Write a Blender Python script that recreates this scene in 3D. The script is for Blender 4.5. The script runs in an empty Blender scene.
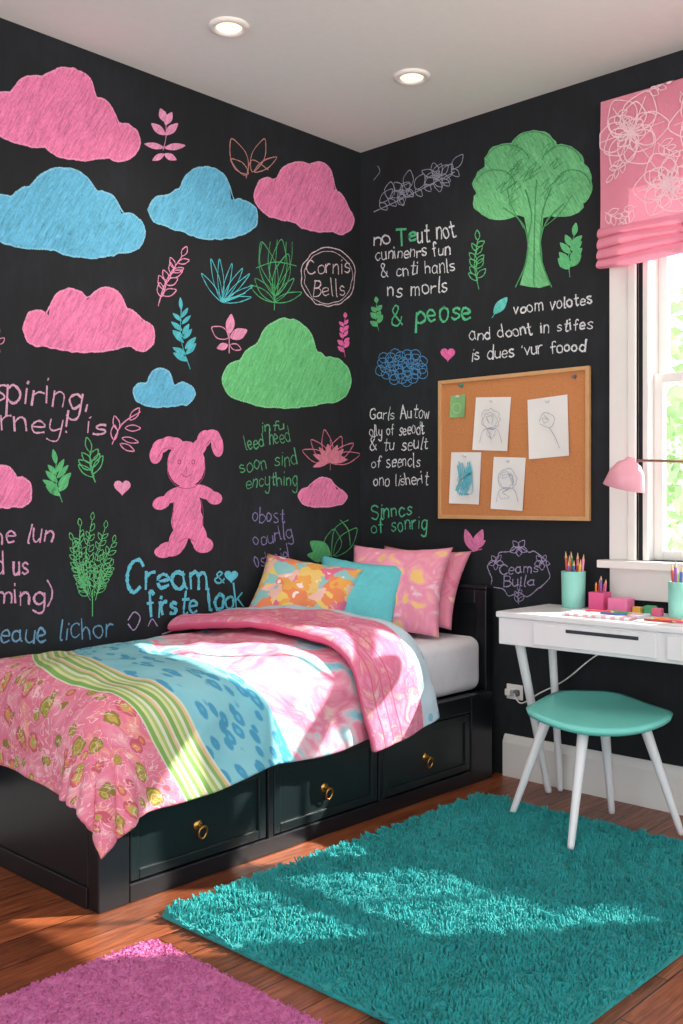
import bpy, bmesh, math, random
from mathutils import Vector, Matrix, noise
random.seed(4)
scn=bpy.context.scene
try:
    scn.view_settings.view_transform='Standard'
except Exception: pass
# ---------------------------------------------------------------- survey helpers (photo measurement -> real wall planes)
CX,CY,CZ,F=3.088,-3.411,1.109,1004.0
FW=(-.685,.7285); RT=(.7285,.685)
def _ray(px,py):
    u=(px-341.5)/F; v=(500-py)/F
    return FW[0]+u*RT[0], FW[1]+u*RT[1], v
def LW(px,py):
    a,b,c=_ray(px,py); t=-CX/a
    return (CY+t*b, CZ+t*c)
def RW(px,py):
    a,b,c=_ray(px,py); t=-CY/b
    return (CX+t*a, CZ+t*c)
# ---------------------------------------------------------------- materials
def H(h):
    h=h.lstrip('#'); r=[int(h[i:i+2],16)/255 for i in (0,2,4)]
    return tuple(((c/12.92) if c<=.04045 else ((c+.055)/1.055)**2.4) for c in r)+(1,)
class G:
    def __init__(s,name):
        s.m=bpy.data.materials.new(name); s.m.use_nodes=True; s.nt=s.m.node_tree
        s.b=[n for n in s.nt.nodes if n.type=='BSDF_PRINCIPLED'][0]
    def n(s,t,ins={},**a):
        nd=s.nt.nodes.new(t)
        for k,v in a.items(): setattr(nd,k,v)
        for k,v in ins.items():
            so=nd.inputs[k]
            if isinstance(v,bpy.types.NodeSocket): s.nt.links.new(v,so)
            else: so.default_value=v
        return nd
    def ma(s,op,a,b=0.0,c=0.0):
        return s.n('ShaderNodeMath',{0:a,1:b,2:c},operation=op).outputs[0]
    def mix(s,f,a,b,mode='MIX'):
        nd=s.n('ShaderNodeMix',{0:f,6:a,7:b},data_type='RGBA',blend_type=mode); return nd.outputs[2]
    def obj(s): return s.n('ShaderNodeTexCoord').outputs['Object']
    def uv(s): return s.n('ShaderNodeTexCoord').outputs['UV']
    def map(s,v,sc=(1,1,1),rot=(0,0,0),loc=(0,0,0)):
        return s.n('ShaderNodeMapping',{'Vector':v,'Scale':sc,'Rotation':rot,'Location':loc}).outputs[0]
    def noise(s,v,scale,detail=3,rough=.5,dist=0):
        return s.n('ShaderNodeTexNoise',{'Vector':v,'Scale':scale,'Detail':detail,'Roughness':rough,'Distortion':dist}).outputs[0]
    def ramp(s,f,stops,interp='LINEAR'):
        nd=s.n('ShaderNodeValToRGB',{0:f}); cr=nd.color_ramp; cr.interpolation=interp
        while len(cr.elements)>1: cr.elements.remove(cr.elements[0])
        cr.elements[0].position=stops[0][0]; cr.elements[0].color=stops[0][1]
        for p,c in stops[1:]:
            e=cr.elements.new(p); e.color=c
        return nd.outputs[0]
    def sep(s,v): return s.n('ShaderNodeSeparateXYZ',{0:v}).outputs
    def out(s,col,rough=.5,metal=0,bump=None,bs=.3,bd=.01,**kw):
        def st(k,v):
            if isinstance(v,bpy.types.NodeSocket): s.nt.links.new(v,s.b.inputs[k])
            else: s.b.inputs[k].default_value=v
        st('Base Color',col); st('Roughness',rough); st('Metallic',metal)
        for k,v in kw.items(): st(k.replace('_',' '),v)
        if bump is not None:
            bn=s.n('ShaderNodeBump',{'Height':bump,'Strength':bs,'Distance':bd})
            s.nt.links.new(bn.outputs[0],s.b.inputs['Normal'])
        return s.m
_pc={}
def dim(c,k): return (c[0]*k,c[1]*k,c[2]*k,1)
def P(name,hexc,rough=.5,metal=0,var=.12,scale=12,**kw):
    if name in _pc: return _pc[name]
    g=G(name); c=H(hexc); f=g.noise(g.obj(),scale,4)
    col=g.mix(f,dim(c,1-var),dim(c,1+var)); _pc[name]=g.out(col,rough,metal,bump=f,bs=.05,**kw); return _pc[name]
def chalk(name,hexc,fill=True):
    key=('c',name,fill)
    if key in _pc: return _pc[key]
    g=G('chalk_'+name+('_fill' if fill else '_line')); c=H(hexc)
    x,y,z=g.sep(g.n('ShaderNodeNewGeometry').outputs['Position'])
    h=g.ma('SUBTRACT',x,y)
    v=g.n('ShaderNodeCombineXYZ',{0:g.ma('ADD',h,g.ma('MULTIPLY',z,.55)),1:g.ma('SUBTRACT',z,g.ma('MULTIPLY',h,.55)),2:0.0}).outputs[0]
    if fill:
        n1=g.noise(g.map(v,(100,12,1)),1,3,.65,1.4); n2=g.noise(v,90,3,.7); n3=g.noise(v,7,2,.5)
        f=g.ma('ADD',g.ma('ADD',g.ma('MULTIPLY',n1,.65),g.ma('MULTIPLY',n2,.28)),g.ma('MULTIPLY',n3,.12))
        col=g.ramp(f,[(.30,dim(c,.30)),(.43,dim(c,.72)),(.56,c),(.76,(min(1,c[0]*1.25+.06),min(1,c[1]*1.25+.06),min(1,c[2]*1.25+.06),1))])
    else:
        n2=g.noise(v,200,2,.7); col=g.ramp(n2,[(.32,dim(c,.2)),(.50,c)])
    _pc[key]=g.out(col,.95); return _pc[key]
# ---------------------------------------------------------------- object helpers
WL={}
def reg(o,wloc,parent,label,cat,kind,group=None):
    WL[o.name]=Vector(wloc)
    if parent is not None:
        o.parent=parent; o.location=Vector(wloc)-WL[parent.name]
    else: o.location=wloc
    bpy.context.collection.objects.link(o)
    if label: o['label']=label
    if cat: o['category']=cat
    if kind: o['kind']=kind
    if group: o['group']=group
    return o
def mk(name,vs,fs,mats,parent=None,label=None,cat=None,kind=None,smooth=False,mi=None,uvs=None,group=None,origin=None,auto=False):
    if origin is None:
        xs=[v[0] for v in vs]; ys=[v[1] for v in vs]; zs=[v[2] for v in vs]
        origin=((min(xs)+max(xs))/2,(min(ys)+max(ys))/2,min(zs))
    me=bpy.data.meshes.new(name)
    me.from_pydata([(v[0]-origin[0],v[1]-origin[1],v[2]-origin[2]) for v in vs],[],fs)
    if not isinstance(mats,(list,tuple)): mats=[mats]
    for m in mats: me.materials.append(m)
    if mi: me.polygons.foreach_set('material_index',mi)
    if smooth: me.polygons.foreach_set('use_smooth',[True]*len(me.polygons))
    if uvs:
        l=me.uv_layers.new(name='UVMap')
        for lp in me.loops: l.data[lp.index].uv=uvs[lp.vertex_index]
    me.update()
    o=bpy.data.objects.new(name,me)
    return reg(o,origin,parent,label,cat,kind,group)
def empty(name,loc,label,cat,group=None,parent=None):
    o=bpy.data.objects.new(name,None); o.empty_display_size=.1
    return reg(o,loc,parent,label,cat,None,group)
def geo_box(x0,x1,y0,y1,z0,z1,bev=.004,seg=2):
    bm=bmesh.new(); bmesh.ops.create_cube(bm,size=1)
    for v in bm.verts:
        v.co=Vector(((x0+x1)/2+v.co.x*(x1-x0),(y0+y1)/2+v.co.y*(y1-y0),(z0+z1)/2+v.co.z*(z1-z0)))
    if bev>0: bmesh.ops.bevel(bm,geom=bm.edges[:]+bm.verts[:],offset=bev,segments=seg,affect='EDGES',profile=.5)
    bm.verts.index_update(); vs=[tuple(v.co) for v in bm.verts]; fs=[[v.index for v in f.verts] for f in bm.faces]; bm.free()
    return vs,fs
def merge(*gs):
    vs=[];fs=[];mi=[]
    for g in gs:
        k=len(vs); vs+=list(g[0]); fs+=[[i+k for i in f] for f in g[1]]; mi+=[g[2] if len(g)>2 else 0]*len(g[1])
    return vs,fs,mi
def tube(pts,rad,seg=10,cap=True):
    pts=[Vector(p) for p in pts]; n=len(pts)
    if not isinstance(rad,(list,tuple)): rad=[rad]*n
    vs=[];fs=[]; up=Vector((0.13,.21,1)).normalized()
    for i,p in enumerate(pts):
        d=(pts[min(i+1,n-1)]-pts[max(i-1,0)]).normalized()
        a=d.cross(up)
        if a.length<.1: a=d.cross(Vector((1,0,0)))
        a.normalize(); b=d.cross(a)
        for k in range(seg):
            t=2*math.pi*k/seg; vs.append(tuple(p+(a*math.cos(t)+b*math.sin(t))*rad[i]))
    for i in range(n-1):
        for k in range(seg):
            k2=(k+1)%seg; fs.append([i*seg+k,i*seg+k2,(i+1)*seg+k2,(i+1)*seg+k])
    if cap: fs.append(list(range(seg))[::-1]); fs.append([(n-1)*seg+k for k in range(seg)])
    return vs,fs
def lathe(prof,c,seg=32,M=None):
    vs=[];fs=[]; n=len(prof)
    for r,z in prof:
        for k in range(seg):
            t=2*math.pi*k/seg; p=Vector((r*math.cos(t),r*math.sin(t),z))
            if M: p=M@p
            vs.append((p.x+c[0],p.y+c[1],p.z+c[2]))
    for i in range(n-1):
        for k in range(seg):
            k2=(k+1)%seg; fs.append([i*seg+k,i*seg+k2,(i+1)*seg+k2,(i+1)*seg+k])
    return vs,fs
def crom(pts,sub=5,closed=False):
    n=len(pts)
    if n<3: return list(pts)
    out=[]
    rng=range(n if closed else n-1)
    for i in rng:
        if closed: p0,p1,p2,p3=[pts[(i+k)%n] for k in (-1,0,1,2)]
        else: p0,p1,p2,p3=pts[max(i-1,0)],pts[i],pts[i+1],pts[min(i+2,n-1)]
        for k in range(sub):
            t=k/sub
            out.append(tuple(.5*((2*p1[j])+(-p0[j]+p2[j])*t+(2*p0[j]-5*p1[j]+4*p2[j]-p3[j])*t*t+(-p0[j]+3*p1[j]-3*p2[j]+p3[j])*t**3) for j in range(len(p1))))
    out.append(tuple(pts[0] if closed else pts[-1]))
    return out
def sstep(a,b,x):
    t=min(1,max(0,(x-a)/(b-a))); return t*t*(3-2*t)
# ---------------------------------------------------------------- stroke lettering
R_=[(3,3.2),(1.8,4),(.5,3.3),(0,2),(.5,.6),(1.6,0),(3,1.1)]
GL={
'a':(3.3,[R_,[(3,4),(3,.8),(3.5,0)]]),
'b':(3,[[(0,7),(0,0)],[(0,3),(1.5,4),(3,2.8),(3,1.2),(1.5,0),(0,.8)]]),
'c':(2.8,[[(2.8,3.3),(1.7,4),(.4,3.2),(0,2),(.5,.6),(1.7,0),(2.9,.8)]]),
'd':(3,[[(3,7),(3,0)],[(3,3),(1.5,4),(0,2.8),(0,1.2),(1.5,0),(3,1)]]),
'e':(2.8,[[(0,2),(2.8,2.3),(2.4,3.6),(1.3,4),(.2,3),(0,1.5),(1,0),(2.8,.6)]]),
'f':(2.4,[[(2.8,6.3),(2,7),(1.2,6),(1.1,0)],[(0,3.8),(2.4,3.9)]]),
'g':(3,[R_,[(3,4),(3,-2),(1.6,-3),(0,-2.2)]]),
'h':(2.8,[[(0,7),(0,0)],[(0,2.6),(1.5,4),(2.7,3),(2.8,0)]]),
'i':(.6,[[(.3,4),(.3,0)],[(.3,5.4),(.4,5.9)]]),
'k':(2.6,[[(0,7),(0,0)],[(2.6,4),(0,1.8)],[(1,2.4),(2.8,0)]]),
'l':(.8,[[(.3,7),(.3,.6),(.9,0)]]),
'm':(4.2,[[(0,4),(0,0)],[(0,3),(1.2,4),(2,3),(2.1,0)],[(2,3),(3.2,4),(4.1,3),(4.2,0)]]),
'n':(2.8,[[(0,4),(0,0)],[(0,2.8),(1.4,4),(2.6,3),(2.7,0)]]),
'o':(3,[[(1.5,4),(.3,3.2),(0,2),(.4,.6),(1.5,0),(2.7,.7),(3,2),(2.6,3.4),(1.4,4)]]),
'p':(3,[[(0,4),(0,-3)],[(0,3),(1.5,4),(3,2.8),(3,1.2),(1.5,0),(0,.8)]]),
'r':(2,[[(0,4),(0,0)],[(0,2.6),(1,3.8),(2.2,3.8)]]),
's':(2.6,[[(2.5,3.5),(1.4,4),(.3,3.2),(.8,2.3),(2.2,1.7),(2.5,.7),(1.2,0),(0,.6)]]),
't':(2.4,[[(1.2,6.4),(1.2,.8),(1.9,0),(2.6,.4)],[(0,4.2),(2.5,4.3)]]),
'u':(2.8,[[(0,4),(0,1),(1.2,0),(2.6,1)],[(2.7,4),(2.7,0)]]),
'v':(2.8,[[(0,4),(1.4,0)],[(1.4,0),(2.8,4)]]),
'w':(4,[[(0,4),(1,0)],[(1,0),(2,3)],[(2,3),(3,0)],[(3,0),(4,4)]]),
'x':(2.6,[[(0,4),(2.6,0)],[(2.6,4),(0,0)]]),
'y':(2.8,[[(0,4),(0,1.4),(1.2,.4),(2.6,1.2)],[(2.7,4),(2.7,-2),(1.4,-3),(.2,-2.2)]]),
'z':(2.6,[[(0,4),(2.6,4)],[(2.6,4),(0,0)],[(0,0),(2.6,0)]]),
'C':(4,[[(4,5.8),(2.6,7),(.8,6),(0,3.6),(.7,1),(2.4,0),(4,1)]]),
'G':(4,[[(4,5.8),(2.6,7),(.8,6),(0,3.6),(.7,1),(2.4,0),(4,1),(4,3)],[(4,3),(2.4,3)]]),
'S':(3.4,[[(3.4,6),(2,7),(.4,6.2),(.4,4.6),(2.6,3.2),(3.4,1.8),(2.2,0),(0,.8)]]),
'A':(4,[[(0,0),(2,7)],[(2,7),(4,0)],[(.8,2.6),(3.2,2.6)]]),
'I':(1.6,[[(.8,7),(.8,0)],[(0,7),(1.6,7)],[(0,0),(1.6,0)]]),
'T':(4,[[(0,6.8),(4,7)],[(2,7),(2,0)]]),
'B':(3.6,[[(0,0),(0,7)],[(0,7),(2.4,6.8),(3,5.4),(2,3.9),(0,3.7)],[(0,3.7),(2.6,3.6),(3.6,2),(2.4,.2),(0,0)]]),
'&':(4,[[(4,0),(1,4.6),(1,6),(2,6.8),(3,5.8),(2,4.2),(.3,2.2),(.4,.6),(1.8,0),(3.2,1),(4,2.6)]]),
'!':(.6,[[(.3,7),(.3,2)],[(.3,.5),(.3,0)]]),
',':(.6,[[(.4,.4),(0,-1.2)]]),
')':(1.4,[[(0,7),(1.2,4.5),(1.2,1.5),(0,-1)]]),
"'":(.5,[[(.3,7),(.1,5.6)]]),
' ':(2.2,[]),
}
class D:
    """chalk marks lying on a wall (or on a sheet in front of it)"""
    def __init__(s,wall,off=.0012): s.w=wall; s.off=off; s.vs=[]; s.fs=[]; s.mi=[]; s.k=0
    def mp(s,p): return LW(*p) if s.w=='L' else RW(*p)
    def add(s,pts2,fs,mi,lift=None):
        s.k+=1; o=s.off+.00003*min(s.k,50)+.000005*max(0,s.k-50); b=len(s.vs)
        for h,z in pts2: s.vs.append((o,h,z) if s.w=='L' else (h,-o,z))
        s.fs+=[[i+b for i in f] for f in fs]; s.mi+=[mi]*len(fs)
    def stroke(s,pts,w=.005,smooth=True,closed=False,mi=1):
        p=[s.mp(q) for q in (crom(pts,5,closed) if smooth else pts)]
        q=[p[0]]
        for a in p[1:]:
            if (a[0]-q[-1][0])**2+(a[1]-q[-1][1])**2>1e-7: q.append(a)
        p=q; n=len(p)
        if n<2: return
        vs=[]
        for i in range(n):
            a=p[max(i-1,0)]; b=p[min(i+1,n-1)]; dx,dy=b[0]-a[0],b[1]-a[1]; L=math.hypot(dx,dy) or 1
            ww=w/2*(.65+.7*random.random()); nx,ny=-dy/L*ww,dx/L*ww
            if i==0 : e=-w*.3
            elif i==n-1: e=w*.3
            else: e=0
            vs+=[(p[i][0]+nx+dx/L*e,p[i][1]+ny+dy/L*e),(p[i][0]-nx+dx/L*e,p[i][1]-ny+dy/L*e)]
        s.add(vs,[[2*i,2*i+1,2*i+3,2*i+2] for i in range(n-1)],mi)
    def fill(s,pts,mi=0):
        c=(sum(p[0] for p in pts)/len(pts),sum(p[1] for p in pts)/len(pts))
        vs=[s.mp(c)]+[s.mp(p) for p in pts]; n=len(pts)
        s.add(vs,[[0,1+i,1+(i+1)%n] for i in range(n)],mi)
    def ell(s,cx,cy,rx,ry,rot=0,mi=0,jit=.04,fill=True,line=0):
        ca,sa=math.cos(rot),math.sin(rot); pts=[]
        for k in range(28):
            t=2*math.pi*k/28; j=1+random.uniform(-jit,jit)
            x,y=rx*math.cos(t)*j,ry*math.sin(t)*j; pts.append((cx+x*ca-y*sa,cy+x*sa+y*ca))
        if fill: s.fill(pts,mi)
        if line: s.stroke(pts,line,closed=True)
    def cloud(s,ells,line=.006):
        x0=min(e[0]-e[2] for e in ells); x1=max(e[0]+e[2] for e in ells); n=int((x1-x0)/1.5)
        top=[];bot=[]
        for i in range(n+1):
            x=x0+(x1-x0)*(i+.02)/(n+.04); a=[];b=[]
            for cx,cy,rx,ry in ells:
                q=1-((x-cx)/rx)**2
                if q>=0: a.append(cy-ry*q**.5); b.append(cy+ry*q**.5)
            if not a: continue
            top.append((x,min(a)+random.uniform(-.7,.7))); bot.append((x,max(b)+random.uniform(-.7,.7)))
        vs=[s.mp(p) for p in top]+[s.mp(p) for p in bot]; m=len(top)
        s.add(vs,[[i,i+1,m+i+1,m+i] for i in range(m-1)],0)
        s.stroke((top+bot[::-1])[::3],line,closed=True)
    def leaf(s,x,y,ang,L,W,fill=True,w=.003,vein=False):
        ang+=random.uniform(-.08,.08); L*=random.uniform(.9,1.1); W*=random.uniform(.85,1.15)
        ca,sa=math.cos(ang),math.sin(ang); pr=[(0,0),(.25,.8),(.55,1),(.85,.5),(1,0),(.85,-.5),(.55,-1),(.25,-.8)]
        pts=[(x+a*L*ca-b*W/2*sa,y+a*L*sa+b*W/2*ca) for a,b in pr]
        pts=crom(pts,3,True)
        if fill: s.fill(pts[:-1])
        else:
            s.stroke(pts,w,smooth=False)
        if vein: s.stroke([(x,y),(x+L*.85*ca,y+L*.85*sa)],w*.8,smooth=False)
    def sprig(s,x0,y0,x1,y1,n=5,L=12,W=5,fill=True,w=.003,spread=.75,top=True):
        bx=(y1-y0)*.08; s.stroke([(x0,y0),((x0+x1)/2+bx,(y0+y1)/2),(x1,y1)],w)
        A=math.atan2(y1-y0,x1-x0)
        for i in range(n):
            t=.2+.75*i/n; k=1-.35*t
            for sg in (-1,1):
                tt=t+random.uniform(-.04,.04)+.04*sg; px=x0+(x1-x0)*tt+bx*4*tt*(1-tt)*.5; py=y0+(y1-y0)*tt
                s.leaf(px,py,A+sg*(spread+random.uniform(-.2,.2)),L*k,W*k,fill,w)
        if top: s.leaf(x1,y1,A,L*.7,W*.7,fill,w)
    def text(s,t,x0,y0,x1,y1,h,w=.0045,gap=1.2):
        w*=1.05
        tot=sum(GL[c][0]+gap for c in t)-gap; sx=math.hypot(x1-x0,y1-y0)/tot; sy=h/4.; A=math.atan2(y1-y0,x1-x0); cur=0
        for c in t:
            wd,st=GL[c]; jy=random.uniform(-.6,.6); k=random.uniform(.84,1.18); kx=random.uniform(.9,1.1); B=A+random.uniform(-.12,.12); ca,sa=math.cos(B),math.sin(B); sl=random.uniform(-.03,.16)
            bx,by=x0+cur*sx*math.cos(A),y0+cur*sx*math.sin(A)
            for q in st:
                pts=[]
                for a,b in q:
                    a+=random.uniform(-.16,.16)+b*sl; b+=random.uniform(-.16,.16)
                    X=(a*kx)*sx; Y=-(b*k+jy)*sy; pts.append((bx+X*ca-Y*sa,by+X*sa+Y*ca))
                s.stroke(pts,w*random.uniform(.7,1.25))
            cur+=wd+gap
    def flower(s,cx,cy,r,n=5,w=.003,fill=False):
        for i in range(n): s.leaf(cx,cy,i*2*math.pi/n+.3,r,r*.6,fill,w)
        s.ell(cx,cy,r*.18,r*.18,fill=False,line=w)
    def heart(s,cx,cy,r,fill=True):
        pts=[]
        for k in range(30):
            t=2*math.pi*k/30; pts.append((cx+r*math.sin(t)**3, cy-r*(13*math.cos(t)-5*math.cos(2*t)-2*math.cos(3*t)-math.cos(4*t))/16))
        if fill: s.fill(pts)
        s.stroke(pts,.003,closed=True)
    def done(s,name,mats,parent,label):
        return mk(name,s.vs,s.fs,mats,parent=parent,label=label,mi=s.mi)
# colours
PK='ec80ae';BL='64b8dc';GN='68c47e';WH='d9dde2';PU='b7a3cf';TL='54c3cf';LP='e898be';HP='e269a8'
def C(h,l=None): return [chalk(h,h,True),chalk(l or h,l or h,False)]

# ================================================================ ROOM SHELL
g=G('chalkboard_paint'); o=g.obj()
n1=g.noise(o,1.6,5,.6,.5); n2=g.noise(g.map(o,(6,6,2)),3,4,.7)
f=g.ma('ADD',g.ma('MULTIPLY',n1,.6),g.ma('MULTIPLY',n2,.4))
M_WALL=g.out(g.ramp(f,[(.35,H('0c0f13')),(.52,H('12171d')),(.70,H('20272f'))]),.85,bump=n2,bs=.04)
g=G('ceiling_paint'); n=g.noise(g.obj(),30,3); M_CEIL=g.out(g.mix(n,H('e3e7e4'),H('eaedea')),.9,bump=n,bs=.03)
g=G('wood_planks'); o=g.obj(); x,y,z=g.sep(o)
px=g.ma('MULTIPLY',x,1/.13); idx=g.ma('FLOOR',px); fr=g.ma('FRACT',px)
off=g.n('ShaderNodeTexWhiteNoise',{'W':idx},noise_dimensions='1D').outputs[0]
py=g.ma('ADD',g.ma('MULTIPLY',y,1/1.3),g.ma('MULTIPLY',off,7)); idy=g.ma('FLOOR',py); fy=g.ma('FRACT',py)
tone=g.n('ShaderNodeTexWhiteNoise',{'W':g.ma('ADD',g.ma('MULTIPLY',idx,17.3),idy)},noise_dimensions='1D').outputs[0]
gr=g.noise(g.map(o,(45,3,1)),1.6,6,.65,1.2)
base=g.ramp(gr,[(.3,H('5a2d1a')),(.5,H('8a4b2e')),(.72,H('b06a43'))])
base=g.mix(1.0,base,g.ramp(tone,[(0,(.62,.60,.60,1)),(1,(1.2,1.15,1.1,1))]),'MULTIPLY')
gap=g.ma('MAXIMUM',g.ma('GREATER_THAN',g.ma('ABSOLUTE',g.ma('SUBTRACT',fr,.5)),.485),g.ma('GREATER_THAN',g.ma('ABSOLUTE',g.ma('SUBTRACT',fy,.5)),.4985))
M_FLOOR=g.out(g.mix(gap,base,H('1c0d07')),g.ramp(gr,[(.3,(.42,.42,.42,1)),(.8,(.28,.28,.28,1))]),bump=g.ma('SUBTRACT',gr,g.ma('MULTIPLY',gap,2)),bs=.12)
M_TRIM=P('white_trim_paint','e6e4e0',.35,var=.03)
ZC=2.7
wall_left=mk('wall_left',*geo_box(-.12,0,-5,.12,0,ZC,0),M_WALL,kind='structure',label='black chalkboard wall covered with chalk drawings')
WZ0,WZ1=.89,2.45
OPEN=[(1.385,2.03),(2.10,2.80)]  # second opening and pier are unseen, added to shape the rug's sun patch
vs,fs,_=merge(geo_box(0,OPEN[0][0],0,.12,0,ZC,0),geo_box(OPEN[1][1],5,0,.12,0,ZC,0),geo_box(OPEN[0][1],OPEN[1][0],0,.12,WZ0,WZ1,0),geo_box(OPEN[0][0],OPEN[1][1],0,.12,0,WZ0,0),geo_box(OPEN[0][0],OPEN[1][1],0,.12,WZ1,ZC,0))
wall_right=mk('wall_right',vs,fs,M_WALL,kind='structure',label='black chalkboard wall with chalk writing and a window')
mk('floor',*geo_box(-.12,5,-5,.12,-.1,0,0),M_FLOOR,kind='structure',label='reddish brown hardwood plank floor')
mk('ceiling',*geo_box(-.12,5,-5,.12,ZC,ZC+.1,0),M_CEIL,kind='structure',label='pale grey painted ceiling')
def base_prof(h=.166): return [(0,0),(.02,0),(.02,h-.03),(.015,h-.018),(.010,h-.008),(.004,h),(0,h)]
def baseboard(name,a,b,axis):
    pr=base_prof(); n=len(pr); vs=[]
    for t in (a,b):
        for d,z in pr: vs.append((t,-d,z) if axis=='x' else (d,t,z))
    fs=[[i,(i+1)%n,n+(i+1)%n,n+i] for i in range(n)]+[list(range(n))[::-1],list(range(n,2*n))]
    mk(name,vs,fs,M_TRIM,kind='structure',label='tall white moulded baseboard')
baseboard('baseboard_right',.79,5,'x'); baseboard('baseboard_left',-5,-1.93,'y')
def sash(win,a,b,z0,z1,y):
    t=.035
    gs=[geo_box(a,a+t,y,y+.03,z0,z1,.003),geo_box(b-t,b,y,y+.03,z0,z1,.003),geo_box(a+t,b-t,y,y+.03,z0,z0+t,.003),geo_box(a+t,b-t,y,y+.03,z1-t,z1,.003)]
    x=a+(b-a)*.5; gs.append(geo_box(x-.008,x+.008,y+.006,y+.024,z0+t,z1-t,.002))
    v,f,_=merge(*gs); mk('sash',v,f,M_TRIM,parent=win)
for k,(A_,B_) in enumerate(OPEN):
    win=empty('window_%d'%(k+1),((A_+B_)/2,0,.76),'white framed double-hung window with divided panes',None); win['kind']='structure'
    CI,CO=A_-.015,A_-.123 if k==0 else A_-.034; CR0,CR1=B_+.015,(B_+.034 if k==0 else B_+.123)
    vs,fs,_=merge(geo_box(CO,CI,-.022,0,.888,2.55,.004),geo_box(CI-.03,CI,-.03,-.0,.888,2.47,.003) if k==0 else geo_box(CI,CI+.004,-.022,0,.888,2.47,.0),geo_box(CR0,CR1,-.022,0,.888,2.55,.004),geo_box(CI,CR0,-.022,0,2.46,2.55,.004))
    mk('casing',vs,fs,M_TRIM,parent=win)
    vs,fs,_=merge(geo_box(CO-(.027 if k==0 else 0),CR1+(.027 if k else 0),-.065,.10,.86,.888,.002),geo_box(CO,CR1,-.018,0,.745,.86,.002))
    mk('sill',vs,fs,M_TRIM,parent=win)
    vs,fs,_=merge(geo_box(A_,A_+.02,0,.12,WZ0,WZ1,0),geo_box(B_-.02,B_,0,.12,WZ0,WZ1,0),geo_box(A_,B_,0,.12,WZ1-.02,WZ1,0))
    mk('jamb',vs,fs,M_TRIM,parent=win)
    sash(win,A_+.02,B_-.02,.89,1.57,.045); sash(win,A_+.02,B_-.02,1.53,2.43,.08)
# ================================================================ CHALK DRAWINGS LEFT WALL
def cl(ells,c,lab,line=None):
    d=D('L'); d.cloud(ells)
    d.done('cloud_drawing',C(c,line or {PK:'f59cc2',BL:'86cdea',GN:'86d898'}[c]),wall_left,lab)
cl([(2,112,28,20),(35,98,24,22),(66,94,29,26),(92,122,24,26),(119,142,21,19),(55,128,60,20),(85,145,40,15)],PK,'large pink chalk cloud')
cl([(2,215,27,20),(34,206,26,20),(62,197,33,29),(98,215,23,24),(124,233,21,20),(60,232,70,18),(90,242,40,16)],BL,'large blue chalk cloud')
cl([(168,210,20,15),(205,192,25,25),(188,205,22,18),(236,217,22,18),(205,217,48,16),(215,226,34,13)],BL,'blue chalk cloud')
cl([(268,195,14,17),(298,183,22,21),(318,186,16,24),(330,206,16,17),(341,220,13,14),(305,208,44,14),(322,218,28,14)],PK,'pink chalk cloud')
cl([(38,328,15,18),(70,313,21,24),(106,314,21,26),(128,328,15,18),(141,336,14,15),(85,334,52,18)],PK,'pink chalk cloud')
cl([(160,382,13,13),(145,392,12,9),(182,394,13,11),(163,397,28,10)],BL,'small blue chalk cloud')
cl([(286,350,29,31),(262,366,22,22),(244,380,22,20),(328,380,23,23),(305,370,25,22),(285,388,55,20)],GN,'green chalk cloud')
cl([(323,487,12,9),(309,495,11,8),(336,497,11,8),(322,500,22,7)],PK,'small pink chalk cloud')
cl([(2,482,14,17),(18,492,14,15),(3,494,22,14)],PK,'pink chalk cloud')
# plush toy silhouette
d=D('L')
for e in [(186,464,19,23,0),(177,446,7,9,-.5),(170,443,9,6.5,.2),(161,446,9,7,-.35),(156,454,6.5,10,.2),(199,447,7,9,.5),(204,439,7,9,.35),(212,436,8,6.5,.1),(217,445,6,12,-.12),
          (187,495,12,12,0),(187,508,14,20,0),(187,521,16,18,0),(174,495,12,6.5,-.5),(161,503,9,6.5,-.35),(203,492,13,6.5,.35),(214,498,8,6.5,.2),(178,540,9,14,.3),(170,549,12,7.5,0),(163,552,9,6,0),(198,536,8.5,14,-.2),(203,545,10,8,0)]:
    d.ell(*e,jit=.015)
d.stroke([(168,460),(168,475),(178,487),(194,487),(204,475),(204,459)],.003); d.stroke([(174,503),(172,516),(173,530)],.0025); d.stroke([(201,500),(203,514),(201,528)],.0025); d.stroke([(178,543),(187,538),(195,542)],.0025)
d.stroke([(172,448),(163,449),(158,457)],.0025); d.stroke([(205,446),(211,440),(216,449)],.0025)
for x in (179,193): d.ell(x,462,1.5,2,fill=False,line=.004)
d.stroke([(186,468),(186,472)],.003); d.stroke([(181,474),(186,477),(191,474)],.003)
d.done('plush_toy_drawing',C(PK,'b5507e'),wall_left,'pink chalk drawing of a floppy-eared plush toy')
def pl(fn,c,lab,name='plant_drawing',wall='L',line=None):
    d=D(wall); fn(d); d.done(name,C(c,line),wall_left if wall=='L' else wall_right,lab)
def f1(d):
    d.stroke([(163,150),(166,135),(165,112)],.004)
    for x,y,a,L in [(165,135,-2.4,18),(165,135,-.8,18),(164,148,-2.9,20),(164,148,-.15,22),(165,122,-1.9,14),(165,125,-1.1,16),(164,154,2.7,14),(164,154,.4,14)]: d.leaf(x,y,a,L,7)
pl(f1,LP,'pink chalk flower sprig')
pl(lambda d:(d.stroke([(246,178),(252,160),(268,170)],.004),d.leaf(246,176,-1.9,38,15,False,.004),d.leaf(248,174,-2.5,24,10,False,.004),d.leaf(252,172,-1.2,36,12,False,.004),d.leaf(254,172,-.6,26,9,False,.004)),'c98f8a','thin coral chalk leaf sprig')
pl(lambda d:d.sprig(158,306,182,256,5,16,7,False,.004),LP,'pink chalk leafy branch')
def f2(d):
    for i in range(8):
        a=-2.15+i*.28; L=45-abs(i-2)*3; d.leaf(222,302,a,L,6,False,.0035)
    d.stroke([(222,302),(245,293)],.004)
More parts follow.
